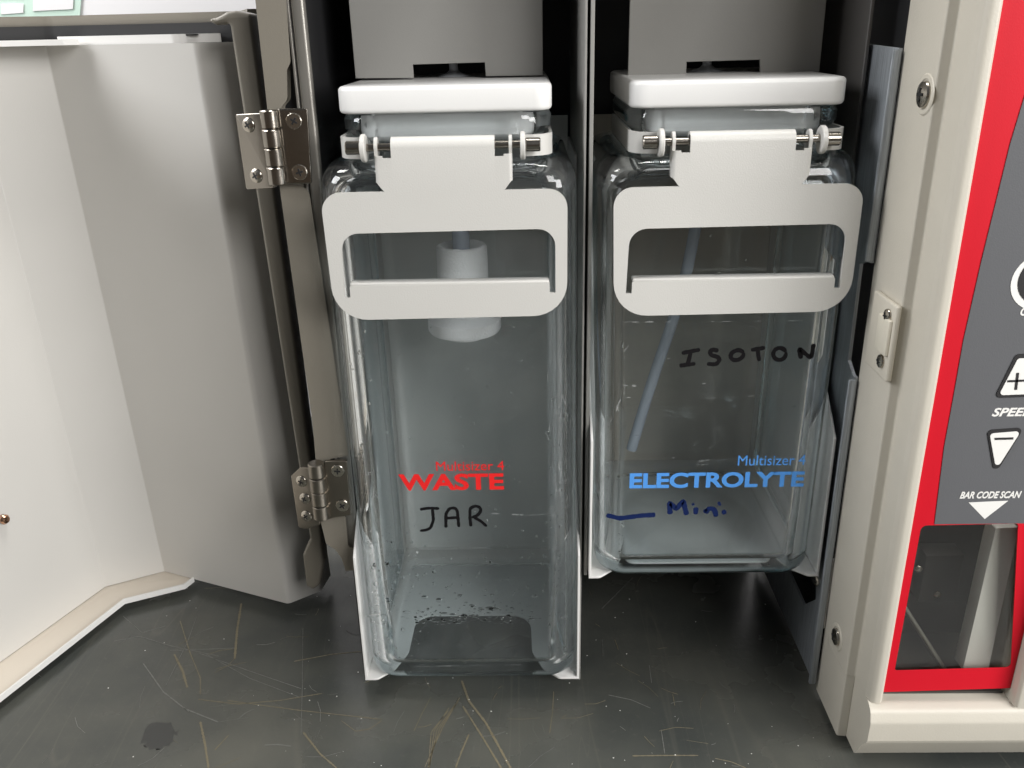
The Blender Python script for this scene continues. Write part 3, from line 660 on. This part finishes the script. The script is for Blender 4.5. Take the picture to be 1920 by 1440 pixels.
# ------------------------------------------------------------------ jars
def rrect(cx, cy, hx, hy, r, z, n=8):
    out = []
    for (sx, sy, a0) in ((1, 1, 0), (-1, 1, 90), (-1, -1, 180), (1, -1, 270)):
        for k in range(n+1):
            a = math.radians(a0+90*k/n); out.append((cx+sx*(hx-r)+r*math.cos(a), cy+sy*(hy-r)+r*math.sin(a), z))
        m = 6
        nxt = {(1, 1): (-1, 1), (-1, 1): (-1, -1), (-1, -1): (1, -1), (1, -1): (1, 1)}[(sx, sy)]
        a = math.radians(a0+90); p = Vector(out[-1]); q = Vector((cx+nxt[0]*(hx-r)+r*math.cos(a), cy+nxt[1]*(hy-r)+r*math.sin(a), z))
        for k in range(1, m): out.append(tuple(p.lerp(q, k/m)))
    return out
def jar_glass(cx0, cx1, z0, hx0, hx1, lidx, punt):
    cy, hy = 520, 71
    ztop = 361.0; zs = 322.0
    def cxz(z): t = min(1, max(0, (z-z0)/(zs-z0))); return cx0+(cx1-cx0)*t
    def hxz(z): t = min(1, max(0, (z-z0)/(zs-z0))); return hx0+(hx1-hx0)*t
    outer = []   # (cx, hx, hy, r, z)
    R = 11
    for k in range(7):
        a = math.radians(90*k/6); ins = R*(1-math.sin(a)); outer.append((cxz(z0), hxz(z0)-ins, hy-ins, 17-ins*.6, z0+R*(1-math.cos(a))))
    for t in (.15, .35, .6, .85, 1): z = z0+R+(zs-z0-R)*t; outer.append((cxz(z), hxz(z), hy, 17, z))
    nh = 52.5
    for k in range(1, 9):
        a = math.radians(90*k/8); f = 1-math.cos(a); ins = (hx1-nh-3)*(f**1.25)
        outer.append((cx1+(lidx-cx1)*f, hx1-ins, hy-(71-59)*(f**1.25), 17+3*f, zs+17*math.sin(a)))
    outer += [(lidx, nh+.5, 57.5, 18, 341), (lidx, nh-1.5, 56, 17, 344.5), (lidx, nh-1.5, 56, 17, 350), (lidx, nh+.6, 58, 18, 351.6), (lidx, nh+1.6, 59, 18, 353.5), (lidx, nh+1.6, 59, 18, 358.5), (lidx, nh+.4, 58, 18, 360.6), (lidx, nh-2, 56, 16, ztop)]
    th = 5.8; inner = [(lidx, nh-8, 50, 12, ztop), (lidx, nh-9, 49, 11.5, 358), (lidx, nh-9, 49, 11.5, 345), (lidx, nh-8.5, 50, 12, 340)]
    for k in range(8, -1, -1):
        a = math.radians(90*k/8); f = 1-math.cos(a); ins = (hx1-nh-3)*(f**1.25)
        inner.append((cx1+(lidx-cx1)*f, hx1-ins-th, hy-(71-59)*(f**1.25)-th, 13+2*f, zs-th+17*math.sin(a)))
    for t in (.85, .6, .35, .15): z = z0+R+(zs-z0-R)*t; inner.append((cxz(z), hxz(z)-th, hy-th, 13, z))
    Ri = 9; zi = z0+7.0
    for k in range(6, -1, -1):
        a = math.radians(90*k/6); ins = Ri*(1-math.sin(a)); inner.append((cxz(z0), hxz(z0)-th-ins, hy-th-ins, 13-ins*.6, zi+Ri*(1-math.cos(a))))
    bm = bmesh.new(); rings = []
    for (cx, hx, hyy, r, z) in outer+inner: rings.append([bm.verts.new(p) for p in rrect(cx, cy, hx, hyy, r, z)])
    n = len(rings[0])
    for a, b in zip(rings, rings[1:]):
        for k in range(n): bm.faces.new((a[k], a[(k+1) % n], b[(k+1) % n], b[k]))
    # shallow punt in the base, floor inside
    c0 = bm.verts.new((cx0, cy, z0+.3+punt))
    def ringv(rad, z):
        out = []
        for v in rings[0]:
            d = Vector((v.co.x-cx0, v.co.y-cy)); d = d.normalized()*rad
            out.append(bm.verts.new((cx0+d.x, cy+d.y, z)))
        return out
    f0, f1 = ringv(46, z0+.2), ringv(41, z0+.2+punt)
    for k in range(n):
        k2 = (k+1) % n
        bm.faces.new((rings[0][k2], rings[0][k], f0[k], f0[k2])); bm.faces.new((f0[k2], f0[k], f1[k], f1[k2])); bm.faces.new((f1[k2], f1[k], c0))
    c1 = bm.verts.new((cx0, cy, zi+.4))
    for k in range(n): bm.faces.new((rings[-1][k], rings[-1][(k+1) % n], c1))
    return bm

JL = (-41.5, 523)
def lid_bm(x):
    bm = bmesh.new()
    t = bmesh.new(); box(t, x-54.2, x+54.2, 460.5, 585.5, 361.3, 374.6, 0)
    ve = [e for e in t.edges if abs(e.verts[0].co.z-e.verts[1].co.z) > 1]
    bmesh.ops.bevel(t, geom=ve, offset=9, segments=6, profile=.5, affect='EDGES')
    he = [e for e in t.edges if abs(e.verts[0].co.z-e.verts[1].co.z) < .01]
    he = [e for e in he if len(e.link_faces) == 2 and abs(e.link_faces[0].normal.z-e.link_faces[1].normal.z) > .5]
    bmesh.ops.bevel(t, geom=he, offset=2.2, segments=4, profile=.5, affect='EDGES')
    merge(bm, t); return bm

def handle_parts(root, dx):
    HY = 445.4; RY = HY+4.1; c = JL[0]+dx
    # flat plate with its window, one piece with the tab that rolls over the rod
    o = [(c-30.5, 325.2), (c-43, 325.2), (c-63.2, 325), (c-61.6, 258), (c+61.3, 259), (c+61.3, 325), (c+42, 325.2), (c+29.8, 325.2)]
    o = rounded(o, [0, 0, 17, 18, 18, 17, 0, 0], 8)
    wdw = rounded([(c-54.5, 304.3), (c+55.2, 305.2), (c+55.2, 271.5), (c+52.2, 271.5), (c+52.2, 277.2), (c-52.5, 276.6), (c-52.5, 270.4), (c-55.6, 270.4)], [9, 9, .3, .3, .8, .8, .3, .3], 6)
    bm = shape([o, wdw], 'XZ', HY, 1.6)
    y0, y1 = HY-.8, HY+.8
    n = 14; r_o, r_i = RY-y0, RY-y1
    prof = [(y0, 325.2), (y0, 346.5)]+[(RY-r_o*math.cos(math.radians(215*k/n)), 346.5+r_o*math.sin(math.radians(215*k/n))) for k in range(1, n+1)]
    back = [(y1, 325.2), (y1, 346.5)]+[(RY-r_i*math.cos(math.radians(215*k/n)), 346.5+r_i*math.sin(math.radians(215*k/n))) for k in range(1, n+1)]
    merge(bm, prism(prof+back[::-1], 'YZ', c-26.0, c+25.3))
    for xa, xb, sx in ((c-30.4, c-26.0, -1), (c+25.3, c+29.7, 1)):
        merge(bm, prism([(xa, 325.2), (xb, 325.2), (xb, 341.6), (xa, 341.6)], 'XZ', y0, y1))
    h = obj('handle', bm, HANDLE, root)
    for sx, xe in ((-1, c-30.4), (1, c+29.7)):
        # side wings bent back, each with an ear round the rod
        xo = xe+sx*4.2
        path = round_open([(xe, y0), (xo, y0), (xo, HY+8.5)], 3.6, 6)
        bm = sheet(path, -1.6 if sx < 0 else 1.6, 329.5, 342.6)
        for v in bm.verts:
            if v.co.z < 335: v.co.z -= max(0, 4.6-abs(v.co.x-xe)*1.3)
        w = rounded([(HY+1.6, 342), (HY+.6, 347), (HY+4, 352), (HY+8, 350), (HY+9, 345), (HY+8, 342)], [0, 3, 2.5, 2.5, 2, 0], 4)
        merge(bm, prism(w, 'YZ', min(xo, xo-sx*1.6), max(xo, xo-sx*1.6)))
        obj('handle_wing', bm, HANDLE, h)
    # grip lip folded inwards
    bm = bmesh.new(); box(bm, c-52.3, c+52.0, HY-.6, HY+7, 276.0, 278.2, .9, 3); obj('grip_lip', bm, HANDLE, h)
    # rod, sleeves and washers
    obj('rod', tube([(c-48, RY, 346.3), (c+47, RY, 346.8)], 2.0), STEEL, h)
    for x0, x1 in ((c-49, c-41.5), (c+40.5, c+48)):
        obj('sleeve', lathe([(2.9, 0), (3.4, .5), (3.4, x1-x0-.5), (2.9, x1-x0)], (x0, RY, 346.4), (1, 0, 0), 24), STEEL, h)
    for x0 in (c-41.2, c+38.0):
        obj('washer', lathe([(2, 0), (6.4, 0), (6.9, .5), (6.9, 2.0), (6.4, 2.5), (2, 2.5)], (x0, RY, 346.1), (1, 0, 0), 28), HANDLE, h)
    # strap clamped round the neck
    for sx in (-1, 1):
        xo = c+sx*54.3; xi = c+sx*40
        path = [(xi, 454.5), (xo-sx*10, 454.5), (xo-sx*3, 457), (xo, 464), (xo, 560)]
        pr_ = round_open(path, 7, 6)
        bm = sheet(pr_, 1.6*(1 if sx > 0 else -1), 340.2, 350.6); obj('neck_strap', bm, HANDLE, root)

def drops(name, root, jarx, hx, zlo, zhi, n, seed, bands):
    rnd = random.Random(seed); bm = bmesh.new()
    for k in range(n):
        b = rnd.choice(bands); x = rnd.uniform(*b[0]); z = rnd.uniform(*b[1]); r = min(2.0, rnd.lognormvariate(math.log(.52), .5))
        t = bmesh.new(); bmesh.ops.create_icosphere(t, subdivisions=2, radius=r)
        sx, sz = (rnd.uniform(1.0, 2.2), rnd.uniform(.6, 1.0)) if 59 < z < 80 else (rnd.uniform(.8, 1.2), rnd.uniform(.9, 1.4))
        for v in t.verts: v.co = Vector((x+v.co.x*sx, 448.75-max(-.05, -v.co.y)*.5, z+v.co.z*sz+v.co.x*rnd.uniform(-.05, .05)))
        merge(bm, t)
    o = obj(name, bm, WATER, root); o['kind'] = 'stuff'

YT = 448.75
def strokes(name, lst, wid, m, root, sc_, ox, oy):
    bm = bmesh.new()
    for i, s in enumerate(lst):
        pts = xz([(ox+x/sc_, oy+y/sc_) for x, y in s], YT)
        merge(bm, ribbon(pts, wid, 'XZ', YT-.02*i, .15, .12))
    obj(name, bm, m, root)
def ell(cx, cy, rx, ry, rot=0, n=16, a0=0):
    return [(cx+rx*math.cos(a0+2*math.pi*k/n)*math.cos(rot)-ry*math.sin(a0+2*math.pi*k/n)*math.sin(rot), cy+rx*math.cos(a0+2*math.pi*k/n)*math.sin(rot)+ry*math.sin(a0+2*math.pi*k/n)*math.cos(rot)) for k in range(n+1)]

def fitting(root, dx, lid):
    c = (JL[0]+dx-1, 545, 374.7)
    obj('tube_fitting', lathe([(9.5, 0), (9, .5), (4.2, 2), (2.6, 3.5), (2.5, 14), (2.2, 60), (0, 60)], c, (0, 0, 1), 28), mat('frosted_fitting', (.55, .57, .6), .35), lid)

WJ = thing('glass_jar', 'tall glass waste jar with red lettering and condensation, left bay', 'jar', (-41.5, 523, 13), 'lidded glass jars standing in the bays')
obj('glass_body', jar_glass(-39.2, -41.2, 12.9, 65.6, 66.6, JL[0], .4), GLASS1, WJ)
lidL = obj('lid', lid_bm(JL[0]), LID, WJ)
bm = bmesh.new(); box(bm, JL[0]-42.5, JL[0]+42.5, 472.0, 571, 346, 361.2, 5, 4); obj('lid_plug', bm, LID, lidL)
handle_parts(WJ, 0); fitting(WJ, 0, lidL)
a = [at_y(*p, YT) for p in ((749, 921), (945, 917), (945, 886), (818, 883), (945, 868))]
obj('lettering', text('WASTE', a[0].x, a[0].z+.3, a[1].x-a[0].x, a[2].z-a[1].z, YT, bold=.32), REDP, WJ, sm=False)
obj('lettering', text('Multisizer 4', a[3].x, a[3].z, a[4].x-a[3].x, 6.0, YT), REDP, WJ, sm=False)
strokes('handwriting', [[(655, 447), (700, 440), (760, 442)], [(722, 445), (728, 505), (712, 548), (690, 558), (655, 562)],
    [(795, 545), (795, 470), (815, 440), (845, 438), (857, 455), (865, 542)], [(797, 494), (862, 490)],
    [(930, 538), (925, 490), (925, 440), (955, 426), (982, 436), (985, 455), (965, 480), (935, 490)], [(945, 488), (985, 510), (1016, 538)]], 1.9, INKBLK, WJ, 2.88, 560, 800)
drops('water_drops', WJ, 0, 0, 0, 0, 620, 3, [((-99, -88), (40, 260)), ((-88, -60), (30, 130)), ((-60, 8), (62, 84)), ((-74, 0), (61, 72)), ((-76, 2), (59, 66)), ((-100, -86), (30, 130)), ((8, 20), (40, 210)), ((-98, 18), (20, 240)), ((-90, 15), (85, 110))])

EJ = thing('glass_jar', 'shorter clear glass electrolyte jar with blue lettering, right bay', 'jar', (104, 523, 89.5), 'lidded glass jars standing in the bays')
obj('glass_body', jar_glass(102.6, 102.2, 89.4, 64.6, 66.6, JL[0]+147.5, 1.4), GLASS2, EJ)
lidR = obj('lid', lid_bm(JL[0]+147.5), LID, EJ)
bm = bmesh.new(); box(bm, JL[0]+105, JL[0]+190, 472.0, 571, 346, 361.2, 5, 4); obj('lid_plug', bm, LID, lidR)
handle_parts(EJ, 147.5); fitting(EJ, 147.5, lidR)
a = [at_y(*p, YT) for p in ((1180, 916), (1507, 906), (1507, 877), (1383, 873), (1510, 866))]
obj('lettering', text('ELECTROLYTE', a[0].x, a[0].z, a[1].x-a[0].x, a[2].z-a[1].z, YT, bold=.34), BLUEP, EJ, sm=False)
obj('lettering', text('Multisizer 4', a[3].x, a[3].z, a[4].x-a[3].x, 6.4, YT), BLUEP, EJ, sm=False)
strokes('handwriting', [[(680, 968), (735, 956), (798, 945)], [(738, 958), (728, 1000), (718, 1040)], [(665, 1048), (715, 1042), (768, 1035)],
    [(915, 955), (882, 940), (858, 955), (868, 982), (912, 990), (926, 1012), (900, 1040), (842, 1036)], ell(1035, 980, 46, 33, -.35),
    [(1125, 946), (1170, 940), (1215, 932)], [(1168, 942), (1172, 985), (1178, 1018)], ell(1308, 972, 44, 42, -.3),
    [(1447, 1002), (1432, 935), (1470, 968), (1512, 1000), (1520, 950), (1528, 906)]], 2.35, INKBLK, EJ, 3.4286, 1080, 380)
strokes('level_mark', [[(605, 700), (600, 622), (645, 668), (690, 612), (700, 660), (712, 705)], [(772, 655), (768, 700)], [(745, 640), (760, 632)],
    [(828, 668), (838, 690), (850, 662), (885, 664), (897, 690), (900, 716)], [(948, 672), (955, 700)], [(912, 636), (930, 628)],
    [(195, 705), (280, 726), (420, 708), (510, 703)]], 3.0, INKBLU, EJ, 3.4286, 1080, 760)
drops('water_drops', EJ, 0, 0, 0, 0, 36, 8, [((50, 160), (97, 100)), ((50, 54), (98, 130)), ((60, 150), (270, 330)), ((50, 75), (320, 340))])

SCUFF = bpy.data.materials.new('dried_residue'); SCUFF.use_nodes = True; sn = SCUFF.node_tree
sb = sn.nodes['Principled BSDF']; sb.inputs['Base Color'].default_value = (.75, .77, .78, 1); sb.inputs['Roughness'].default_value = .6; sb.inputs['Alpha'].default_value = .13
def scuffs(root, lines, seed, n, zones):
    rnd = random.Random(seed); bm = bmesh.new()
    for pts, wd, gap in lines:                              # dried tide lines, broken in places
        q = [Vector(p) for p in xz(pts, YT+.1)]
        for a, b in zip(q, q[1:]):
            L = (b-a).length; t = 0
            while t < L:
                l = rnd.uniform(.8, 5)
                if rnd.random() > gap: merge(bm, ribbon([a.lerp(b, t/L), a.lerp(b, min(1, (t+l)/L))], wd*rnd.uniform(.5, 1.4), 'XZ', YT+.1, .1, .5))
                t += l+rnd.uniform(.2, 2)
    for k in range(n):
        x0, x1, z0, z1, ang, ln = rnd.choice(zones)
        c = Vector((rnd.uniform(x0, x1), rnd.uniform(z0, z1))); a = ang+rnd.gauss(0, .25); d = Vector((math.cos(a), math.sin(a)))*ln*rnd.uniform(.3, 1.2)
        merge(bm, ribbon([c-d/2, c+Vector((rnd.uniform(-.4, .4), 0)), c+d/2], rnd.uniform(.2, .6), 'XZ', YT+.1, .1, .5))
    o = obj('residue_marks', bm, SCUFF, root); o['kind'] = 'stuff'
scuffs(WJ, [([(905, 962), (990, 966), (1078, 962)], 0.55, .4), ([(790, 1030), (900, 1026), (1050, 1030)], .4, .6), ([(760, 1250), (880, 1248), (1000, 1246)], .4, .5)], 4, 60,
       [(8, 21, 140, 225, 1.5, 6), (8, 22, 118, 165, .5, 5), (-98, -88, 90, 250, 1.5, 10), (-80, 10, 90, 260, .8, 1.5), (-80, 10, 230, 262, .8, 1.2)])
scuffs(EJ, [([(1150, 604), (1300, 603), (1430, 602), (1556, 600)], .35, .35), ([(1165, 722), (1230, 726)], .6, .2), ([(1170, 745), (1300, 748), (1420, 742)], .3, .6)], 9, 34,
       [(50, 150, 270, 330, .9, 1.0), (56, 150, 150, 240, .1, 2), (44, 52, 120, 300, 1.5, 8)])

# things inside the jars
fc = at_y(868, 530, 520)
FL = thing('float', 'white foam float hanging on a pale blue tube inside the left jar', 'float', (fc.x, 520, 250))
zt, zb, zf, ze = at_y(868, 458, 520).z, at_y(868, 596, 520).z, at_y(868, 622, 520).z, at_y(868, 630, 520).z
fb = lathe([(5.2, zt-3), (13.5, zt), (15.0, zt-1), (15.3, zt-8), (15.6, zb+4), (20.5, zb+1.5), (22.6, zb), (22.6, zf+3), (21.5, zf+1.2), (13, zf), (12.3, ze), (0, ze)][::-1], (fc.x, 520, 0), (0, 0, 1), 48)
rn = random.Random(2)
for v in fb.verts:
    if v.co.z > zb+6: v.co += Vector((rn.uniform(-.22, .22), rn.uniform(-.22, .22), rn.uniform(-.35, .35)))
obj('foam_body', fb, FOAM, FL)
obj('tube', tube([(fc.x-1, 520, 345.5), (fc.x-1, 520, 330), (fc.x, 520, zt-3)], 5.2), TUBEB, FL)
pt = [(JL[0]+147, 523, 345.5), at_y(1305, 430, 530), at_y(1282, 540, 535), at_y(1245, 650, 540), at_y(1212, 745, 545), at_y(1184, 842, 548)]
DT = obj('dip_tube', tube(pt, 3.6, smoothed=True), TUBEB)
DT['label'] = 'pale blue plastic dip tube slanting down inside the right jar'; DT['category'] = 'tube'
